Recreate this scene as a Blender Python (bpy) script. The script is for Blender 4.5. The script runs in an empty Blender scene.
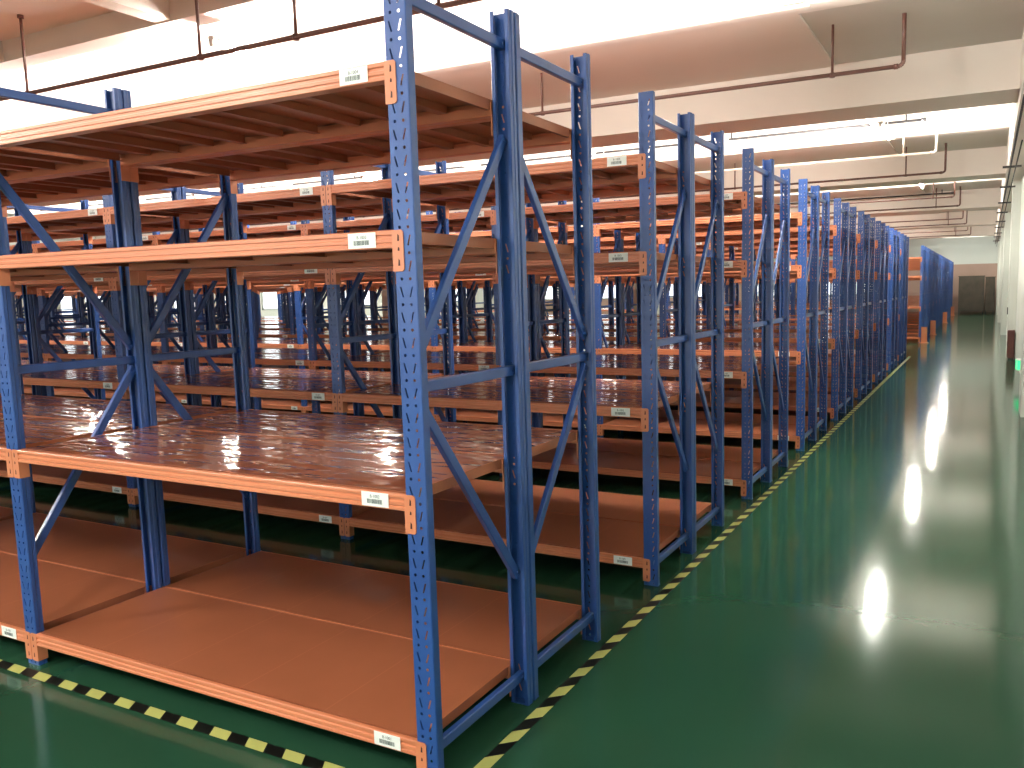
import bpy, bmesh, math, random
from mathutils import Matrix, Vector
random.seed(4)
sc = bpy.context.scene
COL = sc.collection

# ------------------------------------------------------------------ helpers
def lin(c):
    r = []
    for v in c:
        v /= 255.0
        r.append(v/12.92 if v <= .04045 else ((v+.055)/1.055)**2.4)
    return (*r, 1)

def mat(name, col, rough=.5, metal=0, coat=0, coat_rough=.05, spec=.5, emit=None, estr=0):
    m = bpy.data.materials.new(name); m.use_nodes = True
    b = m.node_tree.nodes['Principled BSDF']
    b.inputs['Base Color'].default_value = lin(col)
    b.inputs['Roughness'].default_value = rough
    b.inputs['Metallic'].default_value = metal
    b.inputs['Coat Weight'].default_value = coat
    b.inputs['Coat Roughness'].default_value = coat_rough
    b.inputs['Specular IOR Level'].default_value = spec
    if emit:
        b.inputs['Emission Color'].default_value = lin(emit)
        b.inputs['Emission Strength'].default_value = estr
    return m

def nodes(m): return m.node_tree.nodes, m.node_tree.links, m.node_tree.nodes['Principled BSDF']

def vary(m, c1, c2, scale, coords='Object', detail=3, stretch=(1,1,1), lo=.35, hi=.65):
    n, l, b = nodes(m)
    tc = n.new('ShaderNodeTexCoord'); mp = n.new('ShaderNodeMapping'); mp.inputs['Scale'].default_value = stretch
    nz = n.new('ShaderNodeTexNoise'); nz.inputs['Scale'].default_value = scale; nz.inputs['Detail'].default_value = detail
    cr = n.new('ShaderNodeValToRGB')
    cr.color_ramp.elements[0].color = lin(c1); cr.color_ramp.elements[1].color = lin(c2)
    cr.color_ramp.elements[0].position = lo; cr.color_ramp.elements[1].position = hi
    l.new(tc.outputs[coords], mp.inputs['Vector']); l.new(mp.outputs[0], nz.inputs['Vector'])
    l.new(nz.outputs['Fac'], cr.inputs['Fac']); l.new(cr.outputs['Color'], b.inputs['Base Color'])
    return tc, nz, cr

def bump(m, scale, strength, dist=.01, stretch=(1,1,1), coords='Object', detail=3, coat=False):
    n, l, b = nodes(m)
    tc = n.new('ShaderNodeTexCoord'); mp = n.new('ShaderNodeMapping'); mp.inputs['Scale'].default_value = stretch
    nz = n.new('ShaderNodeTexNoise'); nz.inputs['Scale'].default_value = scale; nz.inputs['Detail'].default_value = detail
    bp = n.new('ShaderNodeBump'); bp.inputs['Strength'].default_value = strength; bp.inputs['Distance'].default_value = dist
    l.new(tc.outputs[coords], mp.inputs['Vector']); l.new(mp.outputs[0], nz.inputs['Vector'])
    l.new(nz.outputs['Fac'], bp.inputs['Height'])
    l.new(bp.outputs[0], b.inputs['Coat Normal' if coat else 'Normal'])

def box(bm, x0, x1, y0, y1, z0, z1, mi=0):
    v = [bm.verts.new(p) for p in ((x0,y0,z0),(x1,y0,z0),(x1,y1,z0),(x0,y1,z0),(x0,y0,z1),(x1,y0,z1),(x1,y1,z1),(x0,y1,z1))]
    for f in ((0,3,2,1),(4,5,6,7),(0,1,5,4),(1,2,6,5),(2,3,7,6),(3,0,4,7)):
        bm.faces.new([v[i] for i in f]).material_index = mi

def tube(bm, p, q, r, n=10, mi=0, cap=True):
    p, q = Vector(p), Vector(q); d = (q-p).normalized()
    a = d.orthogonal().normalized(); b = d.cross(a)
    A, B = [], []
    for i in range(n):
        t = 2*math.pi*i/n; o = (a*math.cos(t)+b*math.sin(t))*r
        A.append(bm.verts.new(p+o)); B.append(bm.verts.new(q+o))
    for i in range(n):
        f = bm.faces.new((A[i], A[(i+1) % n], B[(i+1) % n], B[i])); f.material_index = mi; f.smooth = True
    if cap:
        bm.faces.new(A[::-1]).material_index = mi; bm.faces.new(B).material_index = mi

def quad(bm, pts, mi=0):
    f = bm.faces.new([bm.verts.new(p) for p in pts]); f.material_index = mi; return f

def mesh(name, bm, mats):
    me = bpy.data.meshes.new(name); bm.normal_update(); bm.to_mesh(me); bm.free()
    for m in (mats if isinstance(mats, (list, tuple)) else [mats]): me.materials.append(m)
    return me

def obj(name, me, parent=None, loc=None, rot=None):
    o = bpy.data.objects.new(name, me); COL.objects.link(o)
    if parent is not None: o.parent = parent
    if loc is not None: o.location = loc
    if rot is not None: o.rotation_euler = rot
    return o

def tag(o, label=None, cat=None, group=None, kind=None):
    if label: o['label'] = label
    if cat: o['category'] = cat
    if group: o['group'] = group
    if kind: o['kind'] = kind
    return o

def struct(name, bm, m):
    return tag(obj(name, mesh(name, bm, m)), kind='structure')

def empty(name, loc, label, cat, group=None):
    o = bpy.data.objects.new(name, None); COL.objects.link(o); o.location = loc
    o.empty_display_size = .1
    return tag(o, label, cat, group)

# ------------------------------------------------------------------ measurements (metres)
W, DEP = .079, .036            # upright width and depth
H = 2.5                        # upright height
D = .5987                      # depth of one rack run
GAP = .009
PITCH = 1.9087                 # spacing of the double rows
L = 2.0825                     # bay length
LV = [.1416, .9365, 1.7298, 2.2065]   # tops of the beams
HB, HC = .0522, .1204          # beam and connector height
ZS, ZJ, ZB = 4.40, 4.18, 3.68  # ceiling slab, joist and main beam undersides
XR, XL = 2.02, -27.0
Y0, Y1 = -9.0, 44.5

# ------------------------------------------------------------------ materials
M_blue = mat('blue_powder_coat', (42,78,142), .36, coat=.3, coat_rough=.2)
vary(M_blue, (34,70,136), (44,84,152), 2, detail=2)
M_orange = mat('orange_powder_coat', (228,112,62), .36, coat=.3, coat_rough=.2)
vary(M_orange, (202,122,84), (214,134,96), 1.2)
M_hole = mat('dark_slot', (60,22,14), .7)

def deck_mat(name, c1, c2, rough, film=False):
    m = mat(name, c1, rough)
    tc, nz, cr = vary(m, c1, c2, 2.2, detail=4, lo=.3, hi=.7)
    n, l, b = nodes(m)
    # panel seams every 0.4 m
    sx = n.new('ShaderNodeSeparateXYZ'); l.new(tc.outputs['Object'], sx.inputs[0])
    a = n.new('ShaderNodeMath'); a.operation = 'MULTIPLY'; a.inputs[1].default_value = 1/.4
    l.new(sx.outputs['X'], a.inputs[0])
    fr = n.new('ShaderNodeMath'); fr.operation = 'PINGPONG'; fr.inputs[1].default_value = .5
    l.new(a.outputs[0], fr.inputs[0])
    lt = n.new('ShaderNodeMath'); lt.operation = 'LESS_THAN'; lt.inputs[1].default_value = .006
    l.new(fr.outputs[0], lt.inputs[0])
    mx = n.new('ShaderNodeMix'); mx.data_type = 'RGBA'
    mu = n.new('ShaderNodeMath'); mu.operation = 'MULTIPLY'; mu.inputs[1].default_value = .35 if film else .12
    l.new(lt.outputs[0], mu.inputs[0]); l.new(mu.outputs[0], mx.inputs['Factor'])
    l.new(cr.outputs['Color'], mx.inputs['A']); mx.inputs['B'].default_value = lin((235,150,110))
    l.new(mx.outputs['Result'], b.inputs['Base Color'])
    if film:
        b.inputs['Coat Weight'].default_value = 1; b.inputs['Coat Roughness'].default_value = .045; b.inputs['Specular IOR Level'].default_value = .1
        b.inputs['Coat IOR'].default_value = 1.5
        bump(m, 3.2, .75, .018, stretch=(1,4,1), detail=2, coat=True); bump(m, 3.2, .7, .018, stretch=(1,4,1), detail=2)
    return m
M_deck = deck_mat('rust_orange_deck', (146,84,56), (160,94,64), .42)
M_film = deck_mat('film_covered_deck', (134,74,48), (150,86,58), .35, True)
M_label = mat('label_paper', (238,244,240), .5)
M_ink = mat('label_ink', (50,70,70), .6)

def floor_mat():
    m = mat('green_epoxy', (34,76,54), .11, coat=.0, spec=.18)
    vary(m, (30,62,46), (38,76,56), .35, detail=3, lo=.3, hi=.7)
    bump(m, 28, .05, .004, detail=3)
    n, l, b = nodes(m)
    b.inputs['Specular Tint'].default_value = (.42, .95, .68, 1)
    return m
M_floor = floor_mat()
M_yellow = mat('tape_yellow', (176,180,104), .45, spec=.3)
M_black = mat('tape_black', (6,10,8), .5, spec=.2)

def plaster(name, c1, c2):
    m = mat(name, c1, .8, spec=.2); vary(m, c1, c2, .5, detail=5); bump(m, 30, .15, .004); return m
M_ceil = plaster('ceiling_paint', (214,206,196), (222,214,204))
M_ceil2 = plaster('ceiling_grey', (192,190,180), (200,198,190))
M_wall = plaster('wall_paint', (206,212,204), (216,220,212))
M_brick = plaster('pink_wall_paint', (168,144,130), (182,156,142))
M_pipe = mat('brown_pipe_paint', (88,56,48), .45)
M_pale = mat('pale_trunking_lit_pipe', (226,214,200), .5)  # white trunking; also puts the lamp's light into one pipe's colour
M_dark = mat('dark_metal', (44,42,44), .5)
M_tube = mat('fluorescent_tube', (255,255,255), .3, emit=(255,250,240), estr=1100)
M_fix = mat('lamp_housing', (230,228,222), .4)
M_glow = mat('bright_glass', (235,240,245), .3, emit=(225,236,245), estr=2.2)
M_cab = mat('grey_brown_board', (80,74,62), .6); vary(M_cab, (70,66,54), (90,82,70), 3, detail=5)
M_red = mat('dark_red_box', (84,44,38), .5)
M_green = mat('green_sign', (40,200,120), .4, emit=(80,255,170), estr=1.1)
M_frame = mat('window_frame', (200,206,206), .5)

# ------------------------------------------------------------------ rack part meshes
def upright_mesh(holes):
    bm = bmesh.new(); c = .003; a = W/2-c
    if holes:
        p = .075; n = int(H/p)
        zs = 0.0
        def cell(x0, x1, z0, z1, inner):
            k = len(inner)
            if k == 4: outer = [(x0,z0),(x1,z0),(x1,z1),(x0,z1)]
            else:
                xm, zm = (x0+x1)/2, (z0+z1)/2
                outer = [(x0,z0),(xm,z0),(x1,z0),(x1,zm),(x1,z1),(xm,z1),(x0,z1),(x0,zm)]
            for i in range(k):
                j = (i+1) % k
                quad(bm, [(outer[i][0],0,outer[i][1]),(outer[j][0],0,outer[j][1]),(inner[j][0],0,inner[j][1]),(inner[i][0],0,inner[i][1])])
        for i in range(n):
            z0 = i*p
            for s in (-1, 1):
                xa, xb = (-a, 0) if s < 0 else (0, a)
                cx, cz, r = s*.0152, z0+.012, .0048
                inner = [(cx+r*math.cos(t), cz+r*math.sin(t)) for t in [math.radians(225+45*q) for q in range(8)]]
                cell(xa, xb, z0, z0+.024, inner)
                # slanted slot, leaning inwards as it goes down
                zt, zb = z0+.064, z0+.034
                xo, xi = s*.0215, s*.0125
                if s < 0: inn = [(xi-.0026,zb),(xi+.0026,zb),(xo+.0026,zt),(xo-.0026,zt)]
                else:     inn = [(xi-.0026,zb),(xi+.0026,zb),(xo+.0026,zt),(xo-.0026,zt)]
                cell(xa, xb, z0+.024, z0+p, inn)
        quad(bm, [(-a,0,n*p),(a,0,n*p),(a,0,H),(-a,0,H)])
    else:
        quad(bm, [(-a,0,0),(a,0,0),(a,0,H),(-a,0,H)])
    for s in (-1, 1):
        prof = [(s*a,0),(s*(W/2),c),(s*(W/2),.017),(s*(W/2-.003),.020),(s*(W/2-.003),DEP-.001),(s*(W/2-.004),DEP),(s*(W/2-.017),DEP),(s*(W/2-.017),DEP-.006)]
        for (xa, ya), (xb, yb) in zip(prof, prof[1:]):
            pts = [(xa,ya,0),(xb,yb,0),(xb,yb,H),(xa,ya,H)]
            quad(bm, pts if s > 0 else pts[::-1])
    box(bm, -W/2+.001, W/2-.001, .001, DEP-.001, 0, .004)     # foot plate
    bmesh.ops.remove_doubles(bm, verts=bm.verts, dist=1e-5)
    return mesh('upright', bm, M_blue)

def brace_mesh(y0, z0, y1, z1, w=.036, t=.022):
    bm = bmesh.new(); a, b = Vector((0,y0,z0)), Vector((0,y1,z1)); d = (b-a).normalized(); u = Vector((1,0,0)).cross(d)
    X = Vector((1,0,0))
    prof = [(-t/2,-w/2),(t/2-.003,-w/2),(t/2,-w/2+.003),(t/2,w/2-.003),(t/2-.003,w/2),(-t/2,w/2),(-t/2,w/2-.003),(t/2-.005,w/2-.003),(t/2-.005,-w/2+.003),(-t/2,-w/2+.003)]
    A = [bm.verts.new(a+X*p+u*q) for p, q in prof]; B = [bm.verts.new(b+X*p+u*q) for p, q in prof]
    n = len(prof)
    for i in range(n): bm.faces.new((A[i], A[(i+1) % n], B[(i+1) % n], B[i]))
    bm.faces.new(A[::-1]); bm.faces.new(B)
    bmesh.ops.recalc_face_normals(bm, faces=bm.faces)
    # fixing bolts at both ends
    for q in (a+d*.018, b-d*.018):
        tube(bm, q+X*(t/2-.002), q+X*(t/2+.005), .006, 6)
    return mesh('brace', bm, M_blue)

BL = L - W                     # clear beam length between the uprights
def add_connector(bm, s):
    # s = +1: right end of the beam. local x=0 at the beam end, z=0 at the beam top
    p = .0375
    x0, x1 = (0, s*p)
    xa, xb = min(x0, x1), max(x0, x1)
    # front plate with bevelled outer corners
    o = s*p
    c = .006
    pts = [(0,0),(o-s*c,0),(o,-c),(o,-HC+c),(o-s*c,-HC),(0,-HC)]
    for y, flip in ((-.0035, s > 0), (-.0005, s < 0)):
        q = [(x,y,z) for x, z in pts]; quad(bm, q[::-1] if flip else q)
    n = len(pts)
    for i in range(n):
        (xa_, za), (xb_, zb) = pts[i], pts[(i+1) % n]
        quad(bm, [(xa_,-.0035,za),(xb_,-.0035,zb),(xb_,-.0005,zb),(xa_,-.0005,za)])
    # side plate along the upright flange
    box(bm, min(0,-s*.003), max(0,-s*.003), -.0035, DEP+.002, -HC, 0)
    for zz, h in ((-.022,.011), (-.055,.006), (-.094,.011)):
        cx = s*.020
        quad(bm, [(cx-.0035,-.0042,zz-h*.9),(cx+.0035,-.0042,zz-h*.9),(cx+.0035,-.0042,zz+h*.5),(cx-.0015,-.0042,zz+h)], 1)

def beam_profile(bm):
    # (y, z) outline of the folded step beam, groove lines on the face
    pr = [(.001,-.001),(.000,-.003),(.000,-.012),(.0045,-.0150),(.0045,-.0215),(.000,-.0245),(.000,-.0335),(.0035,-.0360),(.0035,-.0395),(.000,-.042),
          (.000,-HB+.002),(.002,-HB),(DEP+.002,-HB),(DEP+.004,-HB+.002),(DEP+.004,-.020),(.016,-.020),(.016,-.001),(.014,0),(.003,0)]
    A = [bm.verts.new((0,y-.0025,z)) for y, z in pr]; B = [bm.verts.new((BL,y-.0025,z)) for y, z in pr]
    n = len(pr)
    for i in range(n): bm.faces.new((A[i], B[i], B[(i+1) % n], A[(i+1) % n]))
    bm.faces.new(A); bm.faces.new(B[::-1])
def beam_mesh(full):
    bm = bmesh.new(); beam_profile(bm)
    bmesh.ops.recalc_face_normals(bm, faces=bm.faces)
    if full:
        b2 = bmesh.new(); add_connector(b2, -1)
        for v in b2.verts: pass
        t = bpy.data.meshes.new('t'); b2.to_mesh(t); b2.free(); bm.from_mesh(t); bpy.data.meshes.remove(t)
        b2 = bmesh.new(); add_connector(b2, 1)
        for v in b2.verts: v.co.x += BL
        t = bpy.data.meshes.new('t'); b2.to_mesh(t); b2.free(); bm.from_mesh(t); bpy.data.meshes.remove(t)
    return mesh('beam', bm, [M_orange, M_hole])
def conn_mesh(s):
    bm = bmesh.new(); add_connector(bm, s); return mesh('connector', bm, [M_orange, M_hole])

def label_mesh(text):
    bm = bmesh.new(); w, h = .106, .045
    box(bm, 0, w, -.0012, 0, -h, 0, 0)
    x = .022; y = -.0016; r = random.Random(text)
    while x < w-.026:
        q = r.choice((.0012,.0018,.0026)); quad(bm, [(x,y,-.036),(x+q,y,-.036),(x+q,y,-.022),(x,y,-.022)], 1); x += q+r.choice((.0010,.0014,.002))
    cu = bpy.data.curves.new('t', 'FONT'); cu.body = text; cu.size = .0135; cu.align_x = 'CENTER'
    to = bpy.data.objects.new('t', cu); COL.objects.link(to)
    dg = bpy.context.evaluated_depsgraph_get(); me = bpy.data.meshes.new_from_object(to.evaluated_get(dg))
    me.transform(Matrix.Translation((w/2, y, -.0175)) @ Matrix.Rotation(math.pi/2, 4, 'X'))
    nf = len(bm.faces); bm.from_mesh(me); bm.faces.ensure_lookup_table()
    for f in bm.faces[nf:]: f.material_index = 1
    bpy.data.objects.remove(to); bpy.data.meshes.remove(me)
    return mesh('barcode_label', bm, [M_label, M_ink])

DX0, DX1 = .003, BL-.003
DY0, DY1 = .016, D-.018
def deck_mesh(film, rear):
    bm = bmesh.new()
    T0, T1 = (.003, DY1) if rear else (DY0, D-.001)
    box(bm, DX0, DX1, T0, T1, .0003, .0022, 0)
    x = DX0
    n = 5; pw = (DX1-DX0)/n
    for i in range(n):
        a, b = DX0+i*pw, DX0+(i+1)*pw
        # folded edges of each panel plus a stiffening channel in its middle
        for xa, xb in ((a+.001, a+.004), (b-.004, b-.001)):
            box(bm, xa, xb, DY0+.024, DY1-.024, -.034, .0003, 1)
        box(bm, a+.004, a+.016, DY0+.024, DY1-.024, -.034, -.032, 1)
        box(bm, b-.016, b-.004, DY0+.024, DY1-.024, -.034, -.032, 1)
        m_ = (a+b)/2
        box(bm, m_-.020, m_+.020, DY0+.024, DY1-.024, -.026, .0003, 1)
    e_ = T0 if not rear else T1-.003
    box(bm, DX0, DX1, e_, e_+.003, -.004, .0034, 1)
    m_ = T1-.003 if not rear else T0
    box(bm, DX0, DX1, m_, m_+.003, .0003, .0034, 1)
    return mesh('shelf_deck', bm, [M_film if film else M_deck, M_deck])

UP_H, UP_P = upright_mesh(True), upright_mesh(False)
B_PLAIN, B_FULL = beam_mesh(False), beam_mesh(True)
C_L, C_R = conn_mesh(-1), conn_mesh(1)
LABELS = [label_mesh('B-%s' % t) for t in ('1001','1002','1003','1004')]
DECKS = {(f_, r_): deck_mesh(f_, r_) for f_ in (False, True) for r_ in (False, True)}
_br = {}
def brace_set(kind, flip):
    if (kind, flip) in _br: return _br[(kind, flip)]
    a, b = .028, D-.028
    seg = [('strut',(.012,2.39,D-.012,2.39)), ('strut',(.012,1.262,D-.012,1.262)), ('strut',(.012,.105,D-.012,.105))]
    if kind == 'end': seg += [('diagonal_brace',(a,1.345,b,2.075)), ('diagonal_brace',(a,1.225,b,.50))]
    else: seg += [('diagonal_brace',(b,1.32,a,2.08)), ('diagonal_brace',(b,1.225,a,.46))]
    out = []
    for i, (nm, (y0,z0,y1,z1)) in enumerate(seg):
        if flip: y0, y1 = D-y0, D-y1
        out.append((nm, brace_mesh(y0, z0, y1, z1, t=.022 if nm == 'strut' else .018)))
    _br[(kind, flip)] = out
    return out

def rack_run(y, rear, bays, label, group, detail, x_end=0.0, same=True):
    """one run: frames every L to the left of x_end, four shelf levels in each bay"""
    root = empty('shelving_rack', (x_end - W/2, y, 0), label, 'shelving rack', group)
    for k in range(bays+1):
        x = -k*L
        um = UP_H
        obj('upright', um, root, (x, 0, 0))
        obj('upright', um, root, (x, D, 0), (0, 0, math.pi))
        kind = 'end' if same or k in (0, bays) else 'inner'
        for nm, me in brace_set(kind, rear and not same): obj(nm, me, root, (x, 0, 0))
    for k in range(bays):
        xl = -(k+1)*L + W/2
        for i, z in enumerate(LV):
            film = i in (1, 2)
            for front in (True, False):
                if detail >= 2: b = obj('beam', B_PLAIN, root)
                else: b = obj('beam', B_FULL, root)
                if front: b.location = (xl, 0, z)
                else: b.location = (xl+BL, D, z); b.rotation_euler = (0, 0, math.pi)
                if detail >= 2:
                    obj('connector', C_L, b); obj('connector', C_R, b, (BL, 0, 0))
                if detail >= 1 and front and not rear:
                    tag(obj('barcode_label', LABELS[i], b, (BL+W/2-.14-.106+W/2-.003, -.0026, -.003)), 'white barcode label')
            obj('shelf_deck', DECKS[(film, rear)], root, (xl, 0, z))
    return root

ORD = ['first','second','third','fourth','fifth','sixth','seventh','eighth','ninth','tenth','eleventh']
bays = [3, 5, 7, 8, 10, 12, 12, 12, 12]
for n in range(9):
    y = n*PITCH
    if n == 0:
        la = 'blue and orange shelving rack nearest the camera, beside the black and yellow corner tape'
        lb = 'blue and orange shelving rack directly backing onto the nearest one, before the first gap'
    else:
        la = 'camera-side half of the %s double row of blue and orange racks, counting from the camera' % ORD[n]
        lb = 'far half of the %s double row of blue and orange racks, counting from the camera' % ORD[n]
    det = 2 if n < 2 else 1
    rack_run(y, False, bays[n], la, 'blue and orange shelving racks, front group', det, same=n > 0)
    rack_run(y+D+GAP, True, bays[n], lb, 'blue and orange shelving racks, front group', det, same=n > 0)
for j, n in enumerate(range(11, 22)):
    nb = 8 if j == 0 else 4
    for rear in (False, True):
        l_ = ('far half' if rear else 'camera-side half') + ' of the %s double rack row beyond the cross aisle at the far end' % ORD[j]
        rack_run(n*PITCH + (D+GAP if rear else 0), rear, nb, l_, 'blue and orange shelving racks, far group', 0)

# ------------------------------------------------------------------ room
bm = bmesh.new(); box(bm, XL-.2, XR+.2, Y0-.2, Y1+.2, -.2, 0); struct('floor', bm, M_floor)
bm = bmesh.new(); box(bm, XL-.2, XR+.2, Y0-.2, Y1+.2, ZS, ZS+.2); struct('ceiling', bm, M_ceil)
BP = 8.05
# main cross beams and secondary joists
tr = 0
def trim(bm, m=M_ceil):
    global tr; tr += 1
    return struct('trim_%d' % tr, bm, m)
for k in range(-1, 5):
    y = 8.72 + k*BP
    bm = bmesh.new(); box(bm, XL, XR, y, y+.82, ZB, ZS+.01); trim(bm)
for k in range(-2, 5):
    for dy in (3.65, 6.27):
        y = k*BP + dy
        if y < Y0: continue
        bm = bmesh.new(); box(bm, XL, XR, y, y+.24, ZJ, ZS+.01); trim(bm)
for i in range(10):
    x = -.36 - i*2.72; bm = bmesh.new()
    for k in range(-2, 5):
        a, b = max(Y0, 1.49 + k*BP), 6.32 + k*BP
        if b > Y0: box(bm, x, x+.2, a, min(b, Y1), ZJ+.012, ZS+.01)
    trim(bm)
for k in range(-2, 5):
    a, b = max(Y0, 6.32 + k*BP), 8.8 + k*BP
    if b < Y0: continue
    bm = bmesh.new(); box(bm, XL, -.26, a, b, ZJ+.004, ZS+.01); trim(bm)
    bm = bmesh.new(); box(bm, -.26, XR, a, b, ZJ+.03, ZS+.01); trim(bm, M_ceil2)  # panel on the aisle side, in a greyer tone
bm = bmesh.new(); box(bm, 1.74, XR, Y0, Y1, 3.50, ZS+.01); trim(bm)      # edge beam over the right wall
# walls
bm = bmesh.new(); box(bm, XR, XR+.2, Y0, Y1, 0, ZS); struct('wall_right', bm, M_wall)
bm = bmesh.new()
for k in range(-1, 5):
    y = 8.53 + k*BP
    box(bm, 1.87, XR+.02, y, y+.6, 0, 3.52)
struct('trim_pilasters_right', bm, M_wall).name = 'trim_%d' % (tr+1); tr += 1
bm = bmesh.new(); box(bm, XL-.2, XR+.2, Y1, Y1+.2, 2.45, ZS); box(bm, XL-.2, XR+.2, Y1, Y1+.2, 0, 2.45, 1); struct('wall_back', bm, [M_wall, M_brick])
bm = bmesh.new(); box(bm, XL-.2, XR+.2, Y0-.2, Y0, 0, ZS); struct('wall_front', bm, M_wall)
bm = bmesh.new(); box(bm, XL-.2, XL, Y0, Y1, 0, ZS); struct('wall_left', bm, M_wall)
# windows in the left and back walls
wn = 0
def window(axis, c, z0, z1, w):
    global wn; wn += 1
    bm = bmesh.new()
    def bx(a0, a1, d0, d1, q0, q1, mi):
        if axis == 'L': box(bm, XL+d0, XL+d1, a0, a1, q0, q1, mi)
        else: box(bm, a0, a1, Y1-d1, Y1-d0, q0, q1, mi)
    bx(c-w/2, c+w/2, .01, .02, z0, z1, 0)
    for a in (c-w/2, c-w/6, c+w/6, c+w/2): bx(a-.03, a+.03, .0, .06, z0-.03, z1+.03, 1)
    for q in (z0, z1, z0+(z1-z0)*.65): bx(c-w/2-.03, c+w/2+.03, .0, .06, q-.03, q+.03, 1)
    struct('window_%d' % wn, bm, [M_glow, M_frame])
for k in range(10): window('L', -1+4.4*k, 1.0, 2.6, 2.6)
for k in range(5): window('B', -23.5+4.6*k, 1.0, 2.4, 2.8)
# plain square columns in the cross aisle
for i, x in enumerate((-6.2, -14.25, -22.3)):
    bm = bmesh.new(); box(bm, x-.3, x+.3, 17.2, 17.8, 0, ZB+.01); 
    tag(obj('concrete_column', mesh('concrete_column', bm, M_wall)), ['right-hand','middle','left-hand'][i]+' white square concrete column in the cross aisle behind the racks', 'column', 'concrete columns in the cross aisle')

# ------------------------------------------------------------------ floor tape
def tape(p0, dx, length, width, name, label, sl, period=.176):
    bm = bmesh.new(); z = .0012
    n = int(length/(period/2))
    P0 = Vector((*p0, z)); U = Vector((*dx, 0)); V = Vector((-dx[1], dx[0], 0))
    for i in range(n):
        a, b = i*period/2, (i+1)*period/2
        q = [P0+U*(a)-V*width/2, P0+U*(b)-V*width/2, P0+U*(b+sl)+V*width/2, P0+U*(a+sl)+V*width/2]
        quad(bm, q, i % 2)
    o = obj(name, mesh(name, bm, [M_yellow, M_black])); tag(o, label, 'floor tape')
tape((.06, -.365), (0, 1), 17.0, .05, 'hazard_tape', 'yellow and black striped floor tape running along the rack ends beside the main aisle', -.045)
tape((.0, -.058), (-1, 0), 9.0, .048, 'hazard_tape', 'yellow and black striped floor tape running along the front of the nearest rack', -.03)

# ------------------------------------------------------------------ pipes
hang_h = {}
def pipe_run(y, z, x1, xr0, label, riser=True, hangers=(), m=M_pipe, m2=None, group='sprinkler pipes under the ceiling'):
    e = empty('sprinkler_pipe', (x1, y, z), label, 'pipe', group)
    bm = bmesh.new(); r = .021
    tube(bm, (xr0-x1, 0, 0), (-.05, 0, 0), r, 12)
    if riser:
        pts = [Vector((-.05+.05*math.sin(t), 0, .05-.05*math.cos(t))) for t in [math.pi/2*i/5 for i in range(6)]]
        for a, b in zip(pts, pts[1:]): tube(bm, a, b, r, 12, cap=False)
        tube(bm, (0, 0, .05), (0, 0, ZS-z), r, 12)
        tube(bm, (-.09, 0, 0), (-.05, 0, 0), r+.006, 12)
    obj('pipe', mesh('pipe', bm, m), e)
    bm = bmesh.new(); tube(bm, (0,0,0), (0,0,ZS-z), .014, 8); tube(bm, (0,0,-.026), (0,0,.02), .028, 10); tube(bm, (0,0,ZS-z-.03), (0,0,ZS-z), .03, 10)
    hm = mesh('hanger', bm, m2 or m)
    for x in hangers: obj('hanger', hm, e, (x-x1, 0, 0))
    return e
hs = [-.03-3.44*i for i in range(8)]
pipe_run(3.26, 3.64, -.6, -24, 'dark brown sprinkler pipe nearest the camera, above the first rack', True, [-2.2, -3.62, -4.75, -7.29, -10.3, -13.3, -16.3])
pipe_run(7.13, 3.71, .66, -24, 'brown sprinkler pipe with an elbow rising beside the top of the main aisle', True, hs)
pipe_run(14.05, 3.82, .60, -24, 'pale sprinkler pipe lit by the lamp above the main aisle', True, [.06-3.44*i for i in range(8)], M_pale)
pipe_run(15.7, 3.66, .68, -24, 'brown sprinkler pipe just beyond the pale one, with its end rising', True, hs)
dist = ['second','third','fourth','fifth','sixth','seventh']
for i, (y, z) in enumerate(((22.3,3.8),(23.75,3.68),(30.75,3.8),(31.8,3.68),(38.4,3.8),(39.8,3.68))):
    pipe_run(y, z, .72 if i % 2 else .62, -14, 'thin brown sprinkler pipe high over the racks, the %s one beyond the pale pipe' % dist[i], True, [.1, -2.9, -5.9])
# cable conduits
for i, (y, z, x1, nm) in enumerate(((13.2, 4.25, .45, 'second'), (24.3, 4.1, .5, 'third'), (29.3, 4.25, .45, 'fourth'))):
    bm = bmesh.new(); tube(bm, (-24, y, z), (x1, y, z), .022, 8); tube(bm, (x1-.04, y, z), (x1+.03, y, z), .035, 8)
    for k in range(9): tube(bm, (x1-.28-3*k, y, z), (x1-.28-3*k, y, ZS-.001), .015, 6)
    tag(obj('ceiling_conduit', mesh('ceiling_conduit', bm, M_dark)), 'dark straight conduit hung close under the %s bright ceiling bay over the aisle' % nm, 'conduit', 'conduits under the ceiling')
for k in range(4):
    y = 6.24 + k*BP; bm = bmesh.new()
    box(bm, XL+.01, -.1, y-.02, y+.02, ZJ-.03, ZJ, 0)
    for i in range(14): box(bm, -.9-1.9*i, -.86-1.9*i, y-.028, y+.028, ZJ-.034, ZJ+.004, 0)
    tag(obj('ceiling_trunking', mesh('ceiling_trunking', bm, M_pale)), 'thin white cable trunking under the ceiling joist of the %s bright bay' % ORD[k], 'trunking', 'cable trunking')
# wall conduit with brackets
e = empty('wall_conduit', (1.74, 7, 3.15), 'black conduit with cross brackets running high along the right wall', 'conduit')
bm = bmesh.new(); tube(bm, (0,0,.12), (.0,34,.12), .013, 8); tube(bm, (.05,2,.0), (.05,34,.0), .009, 8); obj('conduit', mesh('conduit', bm, M_dark), e)
bm = bmesh.new(); box(bm, -.11, .14, -.02, .02, .08, .11); bk = mesh('bracket', bm, M_dark)
for i in range(9): obj('bracket', bk, e, (0, 5.0+3.1*i, -.02+.02*(i % 2)))

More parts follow.
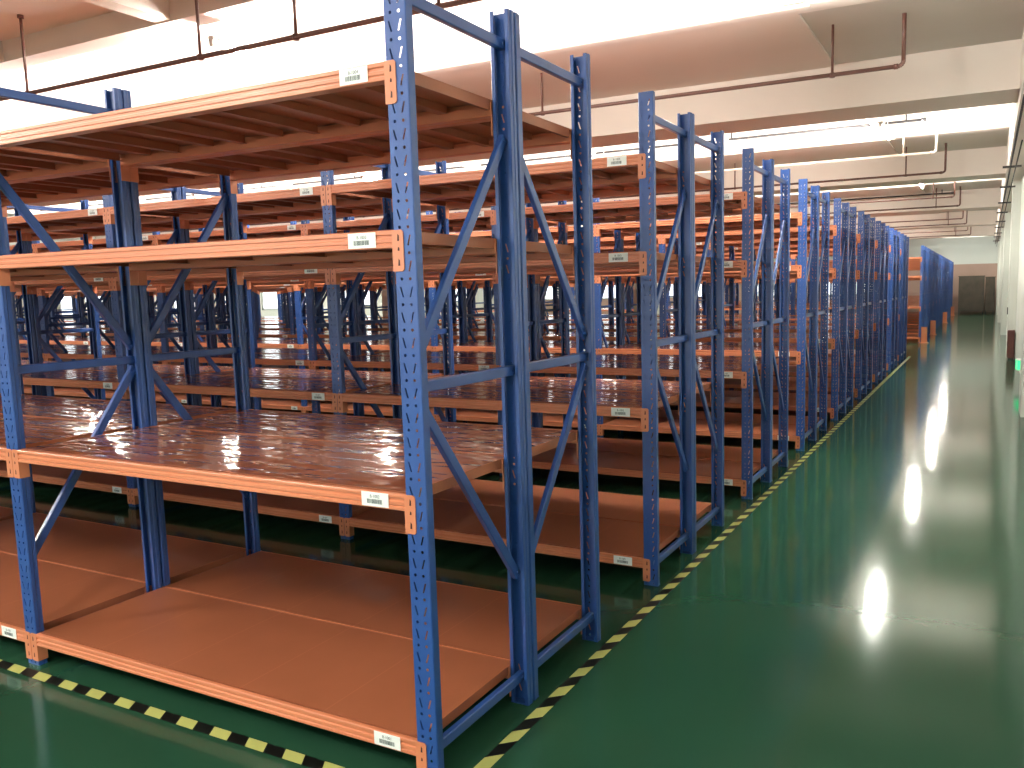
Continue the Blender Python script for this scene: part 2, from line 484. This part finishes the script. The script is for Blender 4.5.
# ------------------------------------------------------------------ lamps
def lamp_meshes():
    bm = bmesh.new(); tube(bm, (0,-.58,0), (0,.58,0), .019, 12)
    t = mesh('tube', bm, M_tube)
    bm = bmesh.new(); box(bm, -.035, .035, -.61, .61, .03, .075)
    for s in (-1, 1): box(bm, -.022, .022, s*.60-.012, s*.60+.012, -.025, .03)
    box(bm, -.05, .05, -.45, .45, ZS-3.98-.03, ZS-3.98+.004)
    for s in (-.4, .4): tube(bm, (0,s,.075), (0,s,ZS-3.98+.003), .006, 6)
    return t, mesh('housing', bm, M_fix)
LT, LH = lamp_meshes()
rowsY = [4.45+BP*k for k in range(-1, 5)]
for r, y in enumerate(rowsY):
    for k in range(5):
        x = -.09 - 5.2*k
        if r == 0 and k > 2: continue
        if r == 0: lb = 'fluorescent tube lamp on the ceiling behind the camera'
        else: lb = 'glowing fluorescent tube lamp in the %s bright ceiling bay, %s from the aisle' % (ORD[r-1], ORD[k])
        e = empty('ceiling_lamp', (x, y, 3.98), lb, 'lamp', 'fluorescent tube lamps')
        obj('tube', LT, e); obj('housing', LH, e)
# added upward area lights without fixtures, to brighten the lamp bay slab
def area(name, loc, rot, sx, sy, power, col):
    d = bpy.data.lights.new(name, 'AREA'); d.shape = 'RECTANGLE'; d.size = sx; d.size_y = sy; d.energy = power; d.color = col
    o = bpy.data.objects.new(name, d); COL.objects.link(o); o.location = loc; o.rotation_euler = rot; return o
for y in rowsY:
    area('bay_slab_fill', (-11.9, y+.67, 4.0), (math.pi, 0, 0), 27, 2.2, 820, (1, .97, .93))
area('daylight', (-6, Y0+.6, 2.1), (math.radians(90), 0, 0), 15, 2.6, 280, (.93, .97, 1))

bm = bmesh.new()
for a, b in (((-.07,0),(.07,0)), ((.07,0),(.07,.10)), ((-.07,0),(-.07,.10))):
    box(bm, min(a[0],b[0])-.004, max(a[0],b[0])+.004, min(a[1],b[1])-.004, max(a[1],b[1])+.004, 0, .42)
box(bm, -.11, .11, -.06, .12, 0, .008)
for x, y in ((-.095,-.04),(.095,-.04)): tube(bm, (x,y,.008), (x,y,.024), .011, 6)
pm = mesh('upright_guard', bm, M_orange)
for i, n in enumerate((11, 13, 17, 21)):
    tag(obj('upright_guard', pm, None, (.06, n*PITCH-.14, 0)), 'orange corner guard on the floor at the far rack group, %s from the camera' % ORD[i], 'rack guard', 'orange rack corner guards')

area('far_wall_fill', (.4, 41.5, 3.5), (math.radians(85), 0, 0), 1.8, .3, 45, (1, 1, .95))  # added area light without a fixture, brightens the upper far wall

# ------------------------------------------------------------------ things at the far end and on the right wall
e = empty('storage_cabinet', (.78, 42.6, 0), 'wide grey-brown cabinet standing at the far end of the aisle', 'cabinet')
def cab(e, w, d, h, doors):
    bm = bmesh.new(); box(bm, -w/2, w/2, 0, d, .1, h); obj('body', mesh('body', bm, M_cab), e)
    bm = bmesh.new(); box(bm, -w/2-.02, w/2+.02, -.03, d, h, h+.04); obj('top', mesh('top', bm, M_cab), e)
    dw = w/doors
    for i in range(doors):
        bm = bmesh.new(); box(bm, -w/2+i*dw+.01, -w/2+(i+1)*dw-.01, -.02, -.001, .14, h-.03)
        o = obj('door', mesh('door', bm, M_cab), e)
        bm = bmesh.new(); box(bm, -w/2+i*dw+dw*.85, -w/2+i*dw+dw*.85+.02, -.04, -.021, h*.5, h*.5+.15); obj('handle', mesh('handle', bm, M_dark), o)
    for i, (sx, sy) in enumerate(((-1,.04),(1,.04),(-1,d-.04),(1,d-.04))):
        bm = bmesh.new(); box(bm, sx*(w/2-.04)-.03, sx*(w/2-.04)+.03, sy-.03, sy+.03, 0, .1); obj('leg', mesh('leg', bm, M_dark), e)
cab(e, 1.14, .7, 1.8, 2)
e = empty('storage_cabinet', (1.60, 42.6, 0), 'narrow grey-brown cabinet at the far end, between the wide cabinet and the right wall', 'cabinet')
cab(e, .42, .6, 1.74, 1)
e = empty('extinguisher_box', (1.93, 16.25, 0), 'dark red-brown fire extinguisher box on the floor against the right wall', 'fire box')
bm = bmesh.new(); box(bm, -.05, .07, 0, .26, .03, .58); obj('body', mesh('body', bm, M_red), e)
bm = bmesh.new(); box(bm, -.058, -.051, .01, .25, .05, .56); o = obj('door', mesh('door', bm, M_red), e)
bm = bmesh.new(); box(bm, -.066, -.059, .03, .045, .28, .36); obj('handle', mesh('handle', bm, M_dark), o)
bm = bmesh.new(); box(bm, -.04, .06, .02, .24, 0, .03); obj('base', mesh('base', bm, M_dark), e)
bm = bmesh.new(); box(bm, 1.855, 1.87, 16.62, 16.78, .88, 1.02); tag(obj('wall_socket', mesh('wall_socket', bm, M_dark)), 'small black socket box on the second pilaster of the right wall', 'socket')
e = empty('exit_light', (1.93, 11.9, .22), 'glowing green exit light low on the right wall', 'exit light')
bm = bmesh.new(); box(bm, -.02, .09, -.14, .14, 0, .16); obj('housing', mesh('housing', bm, M_fix), e)
bm = bmesh.new(); box(bm, -.026, -.0205, -.13, .13, .012, .148); box(bm, -.01, .08, -.147, -.1405, .012, .148); obj('panel', mesh('panel', bm, M_green), e)

# ------------------------------------------------------------------ camera, fitted to the photograph
yaw, pit, ro, f = .4634, -.11527, -.0210, 815.82
fw = Vector((-math.sin(yaw)*math.cos(pit), math.cos(yaw)*math.cos(pit), math.sin(pit)))
r = Vector((math.cos(yaw), math.sin(yaw), 0)); u = r.cross(fw)
r2 = r*math.cos(ro)+u*math.sin(ro); u2 = -r*math.sin(ro)+u*math.cos(ro)
cam = bpy.data.cameras.new('camera'); co = bpy.data.objects.new('camera', cam); COL.objects.link(co)
co.matrix_world = Matrix.Translation((1.4875, -1.93369, 1.5438)) @ Matrix((r2, u2, -fw)).transposed().to_4x4()
cam.sensor_width = 36; cam.lens = f*36/1024; cam.shift_x = -67.46/1024; cam.shift_y = .63/1024
cam.clip_start = .05; cam.clip_end = 200
sc.camera = co

w = bpy.data.worlds.new('world'); w.use_nodes = True; sc.world = w
w.node_tree.nodes['Background'].inputs[0].default_value = (.8, .9, 1, 1); w.node_tree.nodes['Background'].inputs[1].default_value = .3
sc.view_settings.view_transform = 'Standard'
sc.view_settings.look = 'None'
sc.view_settings.exposure = 0
sc.cycles.max_bounces = 8; sc.cycles.diffuse_bounces = 4; sc.cycles.sample_clamp_indirect = 6
